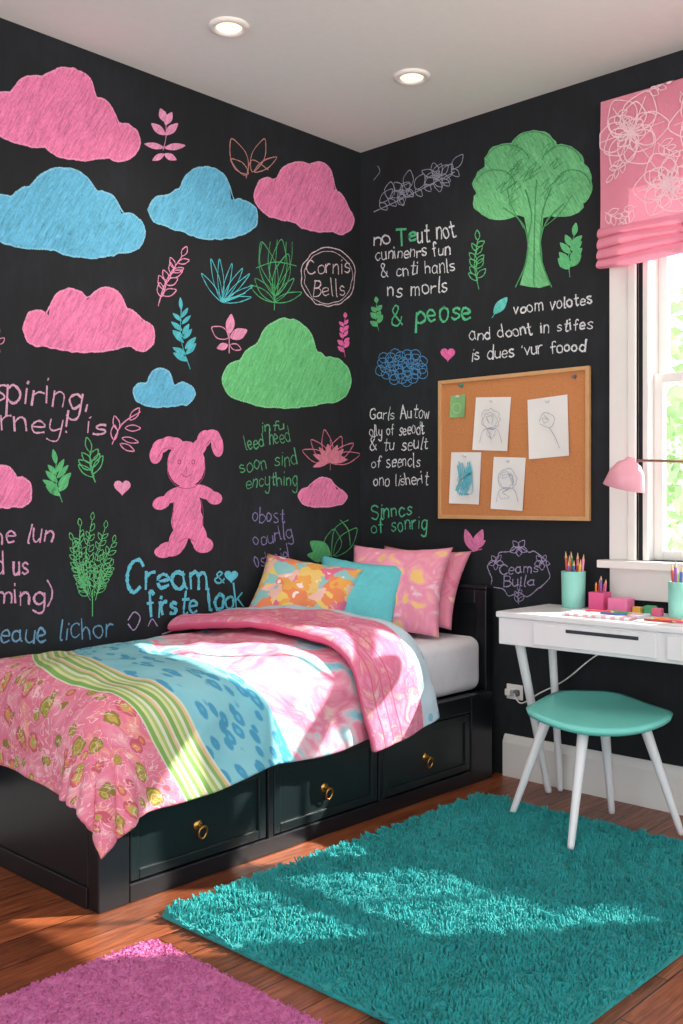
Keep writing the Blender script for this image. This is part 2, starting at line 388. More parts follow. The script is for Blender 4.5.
pl(f2,TL,'teal chalk grass tuft')
def f3(d):
    for x,t in ((262,240),(277,236),(291,250)): d.leaf(275,296,math.atan2(t-296,x-275),math.hypot(t-296,x-275),16,False,.004)
    for x in (260,268,284,290): d.stroke([(275,290),(x,265),(x+2,242)],.003)
    for a in (-2.6,-2.2,-.9,-.4): d.leaf(274,302,a,28,9,False,.0035)
    d.stroke([(274,310),(275,270),(277,240)],.004); d.stroke([(256,268),(275,262),(296,266)],.004)
pl(f3,'4fb070','green chalk tulip outline')
pl(lambda d:d.sprig(190,369,181,310,6,17,6,True,.0035),'4eb7c4','teal chalk fern')
pl(lambda d:(d.leaf(228,338,-2.6,18,11,False,.004),d.leaf(230,338,-.5,18,11),d.leaf(229,334,-1.4,20,9),d.leaf(228,345,2.8,12,7),d.leaf(230,345,.3,12,7,False,.004),d.stroke([(229,353),(229,330)],.004)),LP,'small pink chalk leaves')
pl(lambda d:(d.sprig(345,357,345,318,5,9,5,True,.003)),HP,'pink chalk feather')
def f4(d):
    d.stroke([(112,444),(122,424),(140,412)],.004)
    for x,y,a in ((114,440,-1.6),(118,430,-1.8),(122,438,.2),(125,428,0),(130,420,-.9),(120,444,.5)): d.leaf(x,y,a,16,6,False,.004)
pl(f4,LP,'pink chalk sprig outline')
pl(lambda d:d.sprig(62,502,56,464,4,20,8,True,.0035),'5cba78','green chalk leaves')
pl(lambda d:d.sprig(95,482,90,452,3,20,8,False,.004),'5cba78','green chalk leaf outline')
pl(lambda d:d.heart(122,487,8),LP,'small pink chalk heart','heart_drawing')
def f5(d):
    for x0,y0,x1,y1 in ((92,598,92,520),(90,596,80,526),(94,596,105,528),(88,594,72,540),(97,594,113,542),(90,600,76,566),(95,600,110,566)):
        d.sprig(x0,y0,x1,y1,6,11,5,False,.0028,.65)
    d.stroke([(92,590),(92,616)],.005)
pl(f5,'66c07c','green chalk upright leafy bush')
def f6(d):
    for a in (-2.7,-2.2,-1.7,-1.2,-.7,-.2): d.leaf(330,462,a,30,11,False,.004); d.leaf(330,462,a,17,6,True,.003)
    d.stroke([(330,470),(330,440)],.004); d.leaf(330,455,.3,18,7); d.leaf(330,460,2.7,18,7)
pl(f6,'d97f96','coral chalk flower')
pl(lambda d:(d.leaf(330,556,-2.5,26,14),d.leaf(332,556,-1.5,28,16,False,.004),d.leaf(334,556,-.9,34,16,False,.004),d.leaf(328,558,-3.0,22,10),d.stroke([(331,560),(334,530),(348,520)],.004),d.stroke([(340,520),(348,530),(350,545)],.005)),'58b36f','green chalk leaf cluster')
pl(lambda d:d.sprig(0,352,-6,318,3,10,5,False),LP,'pink chalk sprig')
def tx(lines,c,lab,wall='L',w=.0052):
    d=D(wall)
    for l in lines: d.text(*l[:6],w=(l[6] if len(l)>6 else w))
    d.done('chalk_writing',C(c),wall_left if wall=='L' else wall_right,lab)
tx([('Inspiring,',-36,400,88,407,15,.0062),('urney! is',-15,430,104,434,12,.006)],'d9a6c2','pale pink chalk handwriting')
tx([('ne lun',-6,542,52,543,12,.0062),('nud us',-22,575,28,573,12,.0062),('luming)',-24,605,52,603,12,.0062)],'d6a0c0','pink chalk handwriting')
tx([('beaue lichor',-12,643,112,637,13,.006)],'6f9fc0','blue chalk handwriting')
tx([('Cream',125,590,207,588,17,.0125),('firste look',148,617,243,606,13,.0100),('&',214,582,224,582,6,.0065)],'63c6dc','bold cyan chalk lettering')
pl(lambda d:(d.heart(231,576,6.5)),'63c6dc','small cyan chalk heart','heart_drawing')
pl(lambda d:(d.stroke([(128,620),(134,612),(140,618),(134,630),(128,624)],.0045),d.stroke([(148,626),(152,619),(157,626)],.004),d.stroke([(162,634),(200,622)],.004)),PU,'lilac chalk squiggle','scribble_drawing')
tx([('infu',262,432,284,430,6),('leed heed',246,450,290,441,8),('soon sind',240,472,297,464,9),('encything',246,488,297,484,8)],'58a878','green chalk handwriting',w=.0045)
tx([('obost',252,522,284,522,9),('oourllg',254,545,292,538,9),('ostspiel',256,568,290,561,9),('sols sil',262,586,290,582,8)],'8f86b8','violet chalk handwriting',w=.0045)
d=D('L'); d.ell(328,277,27,29,fill=False,line=.0045); d.ell(328,277,24,26,fill=False,line=.003); d.text('Cornis',307,274,350,272,9,.0048); d.text('Bells',313,297,345,295,9,.0048); d.done('chalk_writing',C('d8c3cc'),wall_left,'white chalk lettering inside an oval bubble')
# ================================================================ RIGHT WALL
CAN=[(508,163,24,20),(534,151,24,21),(562,165,22,21),(573,186,20,20),(496,184,23,19),(500,206,23,14),(535,190,38,28),(560,205,24,12),(488,202,15,13),(578,178,14,16)]
d=D('R')
for e in CAN: d.ell(*e)
d.fill([(520,285),(527,262),(528,236),(524,215),(536,205),(544,215),(541,240),(543,262),(550,285),(540,288),(530,287)])
d.done('tree_drawing',C('6cbd80','4a9a60'),wall_right,'large green chalk tree')
d=D('R',.0035)
d.stroke([(516,287),(526,264),(528,238),(520,220),(504,208)],.006); d.stroke([(552,287),(543,264),(541,240),(548,220),(564,204)],.006); d.stroke([(528,240),(532,215),(526,190)],.006); d.stroke([(541,240),(543,212),(552,188)],.005);d.stroke([(534,285),(535,220),(537,180)],.004); d.stroke([(524,228),(512,206),(508,190)],.004); d.stroke([(546,226),(560,214),(572,196)],.004)
for cx,cy,rx,ry in ((508,163,22,18),(534,151,22,19),(562,165,20,19),(573,187,18,17),(496,186,20,16)):
    pts=[(cx+rx*math.cos(t),cy+ry*math.sin(t)) for t in [3.4+.3*k for k in range(10)]]; d.stroke(pts,.0035)
for i in range(16):
    x=random.uniform(488,560);y=random.uniform(150,203); d.stroke([(x,y),(x+9,y-8),(x+4,y+3),(x+14,y-4)],.0028)
d.done('branch_drawing',C('4a9a60','48985e'),wall_right,'darker green chalk branches and scribbles')
pl(lambda d:d.sprig(479,289,478,240,5,13,6,False,.004),'5db87a','green chalk sprig',wall='R')
pl(lambda d:(d.sprig(570,277,574,236,4,18,9,True)),'5db87a','green chalk leafy sprig',wall='R')
def f7(d):
    for i in range(9):
        x=380+i*9; y=205-i*4+random.uniform(-4,4); d.leaf(x,y,-1.2+random.uniform(-.5,.5),18,9,False,.0035); d.leaf(x,y,.8,10,6,False,.0035)
    d.stroke([(374,212),(400,200),(430,185),(455,172)],.004); d.flower(437,176,15,6,.0035); d.flower(402,192,13,5,.0035); d.stroke([(374,180),(380,172),(378,166)],.0035)
pl(f7,'9a9fb0','pale grey chalk flower garland',wall='R')
tx([('no',374,246,390,244,8,.006),('ut not',418,243,456,237,10,.006),('cuninenrs fun',376,260,450,254,7),('& cnti hanls',382,278,455,271,8),('ns morls',388,297,448,292,8)],WH,'white chalk handwriting','R')
tx([('Te',397,244,416,242,10,.0095)],'55c08a','bold green chalk letters','R')
tx([('& peose',392,325,470,319,12,.009)],'55c08a','bold green chalk lettering','R')
pl(lambda d:d.sprig(379,331,377,303,3,10,6,True),'5db87a','small green chalk sprig',wall='R')
pl(lambda d:(d.leaf(494,314,-.9,20,11),d.stroke([(492,318),(506,298)],.003)),'5ac0b8','small teal chalk leaf','leaf_drawing','R')
tx([('voom volotes',514,315,592,303,7,.0050),("and doont in stifes",470,341,592,328,7,.0052),("is dues 'vur foood'",472,361,588,350,7,.0052)],WH,'white chalk handwriting','R')
def f8(d):
    for i in range(34):
        x=403+24*math.cos(i*2.4)*((i+1)/34)**.5; y=367+15*math.sin(i*2.4)*((i+1)/34)**.5; d.ell(x,y,5,5,fill=False,line=.0035)
pl(f8,'4f8fc4','blue chalk scribbled flower cluster','scribble_drawing','R')
pl(lambda d:d.heart(448,354,7),HP,'small pink chalk heart','heart_drawing','R')
tx([('Garls Autow',370,419,430,418,7),('olly of seeodt',370,436,424,434,7),('& tu seult',370,450,428,449,7),('of seencls',372,468,420,466,7),('ono lisherit',374,486,428,484,7)],WH,'white chalk handwriting','R',w=.0045)
tx([('Sinncs',372,519,412,515,8,.006),('of sonrig',372,534,427,528,8,.006)],'55b98f','green chalk handwriting','R')
def f9(d):
    pts=[(519+30*math.cos(t*.3142)*(1+.12*math.sin(t*2.5)),572+23*math.sin(t*.3142)*(1+.15*math.cos(t*3))) for t in range(20)]
    d.stroke(pts,.004,closed=True); d.flower(519,548,9,5,.003); d.flower(496,562,8,5,.003); d.flower(542,562,8,5,.003); d.text('Ceams',500,574,538,572,6,.004); d.text('Bulla',504,587,534,586,6,.004); d.sprig(519,604,519,590,2,8,4,False,.0025)
pl(f9,'a79cc0','lilac chalk flower wreath with lettering','wreath_drawing','R')
pl(lambda d:(d.leaf(473,552,-1.2,24,9),d.leaf(472,550,-1.9,20,9),d.leaf(474,548,-.6,14,7),d.stroke([(466,553),(482,549)],.004)),'d878a8','small pink chalk bud',wall='R')

# ================================================================ CEILING DOWNLIGHTS
M_W=P('white_enamel','f2f0ec',.3,var=.02)
def emis(name,hexc,st):
    g=G(name); n=g.noise(g.obj(),20); g.out(H(hexc),.5); g.b.inputs['Emission Color'].default_value=H(hexc); g.nt.links.new(g.ma('ADD',g.ma('MULTIPLY',n,.1),st),g.b.inputs['Emission Strength']); return g.m
M_EM=emis('warm_lamp_glass','ffe3b8',1.6)
for i,(x,y) in enumerate([(.505,-1.215),(.70,-.486)]):
    e=empty('ceiling_downlight',(x,y,ZC-.012),'round white recessed ceiling downlight, switched on','ceiling light','recessed ceiling lights')
    mk('trim_ring',*lathe([(.043,-.002),(.046,-.010),(.058,-.012),(.068,-.008),(.070,-.001)],(x,y,ZC),40),M_W,parent=e,smooth=True)
    mk('lens',*merge(lathe([(.0005,-.006),(.03,-.006),(.045,-.004)],(x,y,ZC),32))[:2],M_EM,parent=e,smooth=True)
    l=bpy.data.lights.new('downlight_glow','SPOT'); l.energy=16; l.color=(1,.88,.74); l.spot_size=2.4; l.spot_blend=.8; l.shadow_soft_size=.05
    lo=bpy.data.objects.new('downlight_glow',l); lo.location=(x,y,ZC-.03); bpy.context.collection.objects.link(lo)
# ================================================================ BED
M_BK=P('black_lacquered_wood','12151a',.32,var=.15)
M_DR=P('drawer_black_green_reflect','151f21',.3,var=.15)  # blue-green reflection on the black drawers, put into the colour
M_BR=P('antique_brass','c79a55',.28,1)
BX,BY0,BY1,BZ=.775,-1.90,-.02,.345
bed=empty('bed',(.39,-.96,0),'black wooden single bed with storage drawers and low headboard','bed')
vs,fs,_=merge(geo_box(.01,BX-.03,BY0+.02,BY1-.05,.02,BZ-.02,.003),
  geo_box(BX-.05,BX,BY0,BY0+.10,0,BZ,.004), geo_box(BX-.045,BX,-.21,BY1-.05,0,BZ,.004),
  geo_box(BX-.045,BX,BY0+.1,-.21,.282,BZ,.004), geo_box(BX-.045,BX,BY0+.1,-.21,0,.052,.004),
  geo_box(BX-.045,BX,-1.285,-1.262,.052,.282,.003),geo_box(BX-.045,BX,-.758,-.735,.052,.282,.003),
  geo_box(.01,BX-.05,BY0,BY0+.03,0,BZ,.004),geo_box(.01,.06,BY0-.006,BY0+.03,0,BZ,.004),geo_box(.06,BX-.05,BY0-.006,BY0,0,.06,.003))
mk('frame',vs,fs,M_BK,parent=bed)
vs,fs,_=merge(geo_box(.012,.742,-.065,-.022,0,.745,.004),geo_box(.01,.748,-.072,-.021,.745,.765,.006),geo_box(.69,.746,-.072,-.05,.0,.745,.004),geo_box(.012,.69,-.07,-.05,.69,.745,.003))
mk('headboard',vs,fs,M_BK,parent=bed)
for a,b in ((-1.795,-1.29),(-1.257,-.763),(-.73,-.215)):
    v,f,_=merge(geo_box(BX-.028,BX-.012,a,b,.057,.277,.002),geo_box(BX-.014,BX-.004,a,a+.03,.057,.277,.003),geo_box(BX-.014,BX-.004,b-.03,b,.057,.277,.003),geo_box(BX-.014,BX-.004,a+.03,b-.03,.057,.085,.003),geo_box(BX-.014,BX-.004,a+.03,b-.03,.249,.277,.003))
    dr=mk('drawer',v,f,M_DR,parent=bed)
    c=(a+b)/2-.01; z=.155
    ring=[(BX+.010+.004*math.cos(t),c+.015*math.sin(t),z-.017+.019*math.cos(t)) for t in [k*2*math.pi/20 for k in range(21)]]
    v,f,_=merge(lathe([(.0005,.006),(.008,.006),(.014,.003),(.016,0)],(BX-.012,c,z),20,Matrix.Rotation(math.pi/2,4,'Y')),tube([(BX-.01,c,z),(BX+.014,c,z)],.005),tube(ring,.0032,8,False))
    mk('handle',v,f,M_BR,parent=dr,label='brass ring pull',smooth=True)
g=G('white_cotton'); n=g.noise(g.obj(),9,5,.6,.4); M_SH=g.out(g.mix(n,H('d8d6de'),H('f1f0f4')),.85,bump=n,bs=.35,bd=.02)
def soft_box(x0,x1,y0,y1,z0,z1,r=.05,seg=5): return geo_box(x0,x1,y0,y1,z0,z1,r,seg)
mk('mattress',*soft_box(.02,.735,-1.86,-.075,.345,.562,.045),M_SH,smooth=True,label='white sheeted mattress on the bed frame',cat='mattress')
# comforter
R=.13; XE=.68; YE=-1.79; Z0=.590
def zt(x,y): return Z0-.012+.032*math.sin(math.pi*min(max(x/.74,0),1))+.02*(y+1.2)
def csurf(b,y,lift=0):
    ob=max(0,b-XE); oa=max(0,YE-y); r=(ob**3+oa**3)**(1/3); x=min(b,XE); yy=max(y,YE); z=zt(x,yy)
    if r<1e-6: return Vector((x,yy,z+lift))
    h_=math.hypot(ob,oa); dx,dy=ob/h_,-oa/h_; an=min(r/R,math.pi/2); hor=R*math.sin(an); ver=R*(1-math.cos(an)); e=max(0,r-R*math.pi/2)
    s_=(yy*dx+x*abs(dy)); ver+=e*.985; hor+=e*.12+ .06*e*math.sin(s_*13+1.0)+.02*e*math.sin(s_*29)+.26*e*(2*abs(dx*dy))
    return Vector((x+hor*dx+lift*dx*math.sin(an),yy+hor*dy+lift*dy*math.sin(an),z-ver+lift*math.cos(an)))
def wr(p,b,a=.012): return a*noise.noise(Vector((p*6,b*6,1)))+a*.4*noise.noise(Vector((p*15,b*13,4)))
def puff(p,b,a=.008):
    q=noise.noise(Vector((p*4.5+b*2.2,b*3-p*1.2,7))); return a*(1-abs(q)*3)
BT=XE+.385
NA,NB=130,96; vs=[];uvs=[];fs=[]
def yend(b): return -.76+.17*(b/BT)
for i in range(NA+1):
    for j in range(NB+1):
        b=.025+(BT-.025)*j/NB
        y=-2.14+(yend(b)-.03+2.14)*i/NA
        hb=b
        if b>XE: hb=XE+(b-XE)*(1+.02*math.sin(i*.16)-.03+.07*sstep(-1.40,-1.80,y))
        p=csurf(hb,y,wr(y,b,.010)+puff(y,b)); vs.append(tuple(p)); uvs.append((y+.20*math.sin(math.pi*min(b/BT,1)),b))
for i in range(NA):
    for j in range(NB): a=i*(NB+1)+j; fs.append([a,a+1,a+NB+2,a+NB+1])
g=G('patchwork_print'); uv=g.uv(); p,b,_z=g.sep(uv)
nA=g.noise(uv,8,4,.6,.8); cA=g.ramp(nA,[(.32,H('eab8ba')),(.42,H('e48fa2')),(.54,H('dc7490')),(.62,H('e4938a')),(.72,H('e8b0a8'))])
def medal(scale,loc,cA,thr):
    uu=g.map(uv,(1,1,1),(0,0,.3),loc)
    vo=g.n('ShaderNodeTexVoronoi',{'Vector':uu,'Scale':scale,'Randomness':.6}); vd=vo.outputs['Distance']; vc=g.sep(vo.outputs['Color'])
    wob=g.ma('ADD',vd,g.ma('MULTIPLY',g.ma('SUBTRACT',g.noise(uv,40,2),.5),.30))
    med=g.ma('LESS_THAN',wob,.37); some=g.ma('GREATER_THAN',vc[0],thr)
    mc=g.ramp(wob,[(.0,H('d08045')),(.08,H('b39a48')),(.17,H('8a8a3e')),(.25,H('c4a654')),(.31,H('8a7a3a'))])
    mc2=g.mix(g.ma('GREATER_THAN',vc[1],.5),mc,g.ramp(wob,[(0,H('cf8f38')),(.12,H('9fae58')),(.22,H('df8a5c')),(.30,H('c25a6c'))]))
    return g.mix(g.ma('MULTIPLY',med,some),cA,mc2)
cA=medal(13,(0,0,0),cA,.12); cA=medal(23.0,(.37,.21,0),cA,.55)
nl=g.ma('LESS_THAN',g.ma('ABSOLUTE',g.ma('SUBTRACT',g.noise(uv,18,2,.5,1.5),.5)),.014); cA=g.mix(g.ma('MULTIPLY',nl,.5),cA,H('fbe6e2'))
st=g.ma('FRACT',g.ma('MULTIPLY',p,1/.075)); cB=g.ramp(st,[(0,H('7fab5a')),(.20,H('d2d8a0')),(.34,H('a8c070')),(.48,H('d8dcc6')),(.62,H('88b266')),(.78,H('e0b88e')),(.9,H('d4dac2'))],'CONSTANT')
vl=g.n('ShaderNodeTexVoronoi',{'Vector':g.map(uv,(1,.5,1),(0,0,.6)),'Scale':30,'Randomness':.9}).outputs['Distance']
nC=g.noise(uv,6,3); cC=g.mix(nC,H('6cbccc'),H('98d0d8')); wl=g.ma('ADD',vl,g.ma('MULTIPLY',g.ma('SUBTRACT',g.noise(uv,30,2),.5),.25)); cC=g.mix(g.ramp(wl,[(.38,(.85,.85,.85,1)),(.46,(0,0,0,1))]),cC,H('3390ba')); cC=g.mix(g.ramp(wl,[(.14,(.7,.7,.7,1)),(.22,(0,0,0,1))]),cC,H('72c2d2'))
nD=g.noise(g.map(uv,loc=(4,2,0)),7,3,.55,.9)
cD=g.ramp(nD,[(.30,H('74c0d0')),(.38,H('96cdd8')),(.44,H('e2c2ca')),(.49,H('e89bb2')),(.57,H('e07e9d')),(.64,H('e8a6ae')),(.69,H('e6c0bc')),(.76,H('84c6d0'))])
def gt(v): return g.ma('GREATER_THAN',p,v)
col=g.mix(gt(-1.655),cA,cB); col=g.mix(gt(-1.50),col,cC); col=g.mix(gt(-1.22),col,cD)
wv=g.noise(uv,9,4,.6)
M_CF=g.out(col,.9,bump=wv,bs=.45,bd=.02)
com=mk('comforter',vs,fs,M_CF,smooth=True,uvs=uvs,label='quilted comforter with pink floral, green stripe and aqua leaf print',cat='comforter')
m=com.modifiers.new('t','SOLIDIFY'); m.thickness=.022; m.offset=0
m=com.modifiers.new('s','SUBSURF'); m.levels=1; m.render_levels=1
# folded flap
g=G('pink_watercolour_print'); uv=g.uv(); c_,b,_z=g.sep(uv)
nz=g.noise(g.map(uv,(1,2.2,1)),6,4,.6,1.2); cP=g.ramp(nz,[(.3,H('e6a8b9')),(.42,H('e289a5')),(.52,H('dc7094')),(.6,H('e29a9a')),(.72,H('e6bcc6'))])
ln=g.ma('LESS_THAN',g.ma('FRACT',g.ma('MULTIPLY',c_,9)),.12); cP=g.mix(g.ma('MULTIPLY',ln,g.ma('LESS_THAN',c_,.35)),cP,H('d25e82'))
vb=g.n('ShaderNodeTexVoronoi',{'Vector':g.map(uv,(.5,1,1)),'Scale':16.}).outputs['Distance']
cL=g.mix(g.ma('LESS_THAN',vb,.28),H('c3d7e2'),H('88c0d6'))
col=g.mix(g.ma('GREATER_THAN',g.ma('ADD',c_,g.ma('MULTIPLY',g.noise(uv,8),.06)),.72),cP,cL)
M_FL=g.out(col,.9,bump=g.noise(uv,9,4),bs=.4,bd=.02)
vs=[];uvs=[];fs=[];NA=40
for i in range(NA+1):
    for j in range(NB+1):
        b=.03+(BT+.012-.03)*j/NB; c=i/NA; y0=-1.12+.20*(b/BT); y1=-.73+.18*(b/BT); y=y0+(y1-y0)*c
        edge=min(c,1-c); lift=.036+.028*min(1,edge*6)**.5 +.008*math.sin(c*9+b*3)+wr(y+3,b,.013)+puff(y+3,b,.006)
        hb=b if b<XE else XE+(b-XE)*(1-.12*c)
        vs.append(tuple(csurf(hb,y,lift))); uvs.append((c,b))
for i in range(NA):
    for j in range(NB): a=i*(NB+1)+j; fs.append([a,a+1,a+NB+2,a+NB+1])
fl=mk('folded_edge',vs,fs,M_FL,parent=com,smooth=True,uvs=uvs,label='folded-back pink end with pale blue lining')
m=fl.modifiers.new('t','SOLIDIFY'); m.thickness=.035; m.offset=-.2
m=fl.modifiers.new('s','SUBSURF'); m.levels=1; m.render_levels=1
# pillows
def pillow(name,c,W,Hh,T,yaw,tilt,roll,mat,label,seed):
    n=30; vs=[];fs=[];uvs=[];idx={}
    M=Matrix.Rotation(yaw,4,'Z')@Matrix.Rotation(-tilt,4,'X')@Matrix.Rotation(roll,4,'Y')
    for side in (-1,1):
        for i in range(n+1):
            for j in range(n+1):
                u=-1+2*i/n; v=-1+2*j/n; e=(i in(0,n)) or (j in (0,n))
                if side==1 and e: idx[(side,i,j)]=idx[(-1,i,j)]; continue
                x=W/2*u*(1-.10*(1-v*v)); z=Hh/2*v*(1-.10*(1-u*u))
                th=T/2*max(0,(1-u**4)*(1-v**4))**.6
                th+=.014*noise.noise(Vector((u*2.3+seed,v*2.3,side)))*(1-u*u)*(1-v*v)
                th-=.010*abs(noise.noise(Vector((u*4+seed,v*4,side*3))))*(0 if e else 1)
                p=M@Vector((x,side*th,z)); idx[(side,i,j)]=len(vs); vs.append((p.x+c[0],p.y+c[1],p.z+c[2])); uvs.append((u*W/2,v*Hh/2))
    for side in (-1,1):
        for i in range(n):
            for j in range(n):
                q=[idx[(side,i,j)],idx[(side,i+1,j)],idx[(side,i+1,j+1)],idx[(side,i,j+1)]]
                fs.append(q if side==-1 else q[::-1])
    return mk(name,vs,fs,mat,smooth=True,uvs=uvs,label=label,cat='pillow')
def patchmat(name,scale,stops,sd):
    g=G(name); uv=g.map(g.uv(),(1,1,1),(0,0,.4),(sd,sd*.7,0))
    nz=g.n('ShaderNodeTexNoise',{'Vector':uv,'Scale':14.}).outputs['Color']
    v=g.n('ShaderNodeTexVoronoi',{'Vector':g.mix(.10,uv,nz),'Scale':scale}); c=g.ramp(g.sep(v.outputs['Color'])[0],stops,'CONSTANT')
    c2=g.mix(g.ma('LESS_THAN',v.outputs['Distance'],.24),c,g.ramp(g.sep(v.outputs['Color'])[1],[(0,H('f7d774')),(.4,H('f9e6e0')),(.7,H('6fc7cf'))],'CONSTANT'))
    w=g.noise(uv,10,4); return g.out(g.mix(g.ma('MULTIPLY',w,.2),c2,H('f0a0b0')),.9,bump=w,bs=.3,bd=.02,Sheen_Weight=.1)
MP1=patchmat('bright_floral_print',19,[(0,H('eaa93c')),(.22,H('e87a92')),(.42,H('f0c3b2')),(.52,H('e8864a')),(.68,H('eccb68')),(.80,H('7fc9c6')),(.9,H('e06890'))],2)
g=G('pink_floral_print'); uv=g.uv(); nz=g.noise(g.map(uv,loc=(3,1,0)),9,3,.5,1.4)
cc=g.ramp(nz,[(.34,H('f0c478')),(.40,H('eda4b0')),(.50,H('e88caa')),(.60,H('ec9cb6')),(.66,H('f2cad2')),(.72,H('7fccd0'))]); MP3=g.out(cc,.9,bump=nz,bs=.2,bd=.02,Sheen_Weight=.1)
MP2=P('aqua_woven_cotton','62c2cb',.9,var=.12,scale=60)
g=G('rose_floral_cotton'); uv=g.uv(); nz=g.noise(g.map(uv,loc=(7,5,0)),8,3,.5,1.2); MP4=g.out(g.ramp(nz,[(.35,H('d5708c')),(.5,H('e08aa2')),(.62,H('d8809a')),(.7,H('ecb4a4'))]),.9,bump=nz,bs=.2,bd=.02,Sheen_Weight=.1)
pillow('pillow',(.462,-.165,.752),.40,.37,.09,.30,.60,.04,MP4,'rose pink pillow propped against the headboard',5)
pillow('pillow',(.450,-.290,.746),.43,.41,.11,.42,.58,.01,MP3,'large pink floral pillow leaning on the rose pillow',1)
pillow('pillow',(.366,-.435,.722),.37,.36,.10,.60,.68,.14,MP2,'plain aqua cushion between two patterned pillows',8)
pillow('pillow',(.228,-.610,.712),.42,.39,.14,.58,.70,.18,MP1,'multicoloured orange and pink floral cushion at the front of the pile',3)
# ================================================================ BULLETIN BOARD
g=G('cork'); o=g.obj(); n=g.noise(o,150,4,.7); n2=g.noise(o,9,3); M_CK=g.out(g.mix(n2,g.ramp(n,[(.35,H('ae6e42')),(.5,H('bf7c4c')),(.7,H('cb8c5a'))]),H('c2824f')),.95,bump=n,bs=.2,bd=.003)
M_OAK=P('pale_oak','c79a6a',.5,scale=30)
bx0,bx1,bz0,bz1=.463,1.178,1.03,1.615
bb=empty('bulletin_board',((bx0+bx1)/2,-.01,bz0),'cork bulletin board with pale oak frame on the black wall','bulletin board')
mk('cork_panel',*geo_box(bx0+.01,bx1-.01,-.014,-.003,bz0+.01,bz1-.01,0),M_CK,parent=bb)
t=.016; vs,fs,_=merge(geo_box(bx0,bx0+t,-.022,-.003,bz0,bz1,.002),geo_box(bx1-t,bx1,-.022,-.003,bz0,bz1,.002),geo_box(bx0+t,bx1-t,-.022,-.003,bz0,bz0+t,.002),geo_box(bx0+t,bx1-t,-.022,-.003,bz1-t,bz1,.002))
mk('frame',vs,fs,M_OAK,parent=bb)
M_PA=P('drawing_paper','e2e1df',.8,var=.03)
def paper(x0,y0,x1,y1,rot,mat,label,fn=None,line='8f9aa5',pin='cfd3d6'):
    a=RW(x0,y0); b=RW(x1,y1); cx,cz=(a[0]+b[0])/2,(a[1]+b[1])/2; w,h=(b[0]-a[0])/2,(a[1]-b[1])/2
    vs=[];fs=[];n=8
    for i in range(n+1):
        for j in range(n+1):
            u=-1+2*i/n; v=-1+2*j/n; x=u*w;z=v*h; X=x*math.cos(rot)-z*math.sin(rot); Z=x*math.sin(rot)+z*math.cos(rot)
            vs.append((cx+X,-.0165-.008*(1-v)*.5*abs(u)**2,cz+Z))
    for i in range(n):
        for j in range(n): q=i*(n+1)+j; fs.append([q,q+n+1,q+n+2,q+1])
    o_=D('R',.0270)
    if fn: fn(o_,(x0+x1)/2,(y0+y1)/2)
    v,f,mi=merge((vs,fs,0),(o_.vs,o_.fs,1))
    p=mk('paper',v,f,[mat,P('pencil_mark_'+line,line,.9)],mi=mi,label=label,cat='paper',group='papers pinned to the board')
    z=cz+h*.86
    mk('pushpin',*lathe([(.0005,.012),(.005,.012),(.005,.009),(.003,.007),(.003,.004),(.006,.002),(.006,0),(.0005,0)],(cx,-.017,z),12,Matrix.Rotation(math.pi/2,4,'X')),P('pin_'+pin,pin,.3),parent=p,smooth=True)
def loose(d,x,y,rx,ry,n,w):
    pts=[(x+rx*random.uniform(-1,1),y+ry*random.uniform(-1,1)) for _ in range(n)]; d.stroke(pts,w)
def sk1(d,x,y): d.ell(x,y-5,9,10,fill=False,line=.002,jit=.1); d.ell(x-1,y-4,7,8,fill=False,line=.0015,jit=.12); d.stroke([(x-11,y+18),(x-7,y+6),(x+6,y+5),(x+11,y+18)],.002); loose(d,x,y-4,6,7,9,.0015); loose(d,x,y+10,8,6,7,.0015)
def sk2(d,x,y): d.stroke([(x-8,y-6),(x-3,y-15),(x+7,y-10),(x+3,y),(x-8,y-4)],.002); d.stroke([(x+2,y),(x+8,y+10),(x+12,y+20)],.002); loose(d,x,y-7,6,6,8,.0014)
def sk3(d,x,y):
    for i in range(16):
        xx=x+random.uniform(-7,6); d.stroke([(xx-2,y+random.uniform(8,20)),(xx+2,y+random.uniform(-4,4)),(xx,y-random.uniform(8,20))],.0045)
    loose(d,x,y,8,16,14,.003)
paper(477,399,512,450,-.06,M_PA,'white paper with pencil figure sketch pinned to cork board',sk1)
paper(531,399,571,457,.05,M_PA,'larger white paper with faint pencil sketch pinned to cork board',sk2)
paper(453,453,483,504,-.03,M_PA,'white paper with blue crayon scribble pinned to cork board',sk3,'58b4c8')
paper(495,458,527,510,-.05,M_PA,'white paper with round pencil sketch pinned to cork board',sk1,'8fa0b5')
paper(453,396,468,417,.0,P('green_note_paper','7fb274',.8),'small green note pinned to cork board',lambda d,x,y:d.ell(x,y+2,4,5,fill=False,line=.002),'b8d6a8')
for (px_,py_,c) in ((464,386,'3f8a7a'),(577,377,'5a6670')):
    x,z=RW(px_,py_); mk('pushpin',*lathe([(.0005,.014),(.006,.014),(.006,.010),(.004,.008),(.004,.004),(.008,.002),(.008,0),(.0005,0)],(x,-.0145,z),14,Matrix.Rotation(math.pi/2,4,'X')),P('pin_'+c,c,.3),smooth=True,label='loose pushpin stuck in the cork board',cat='pushpin')
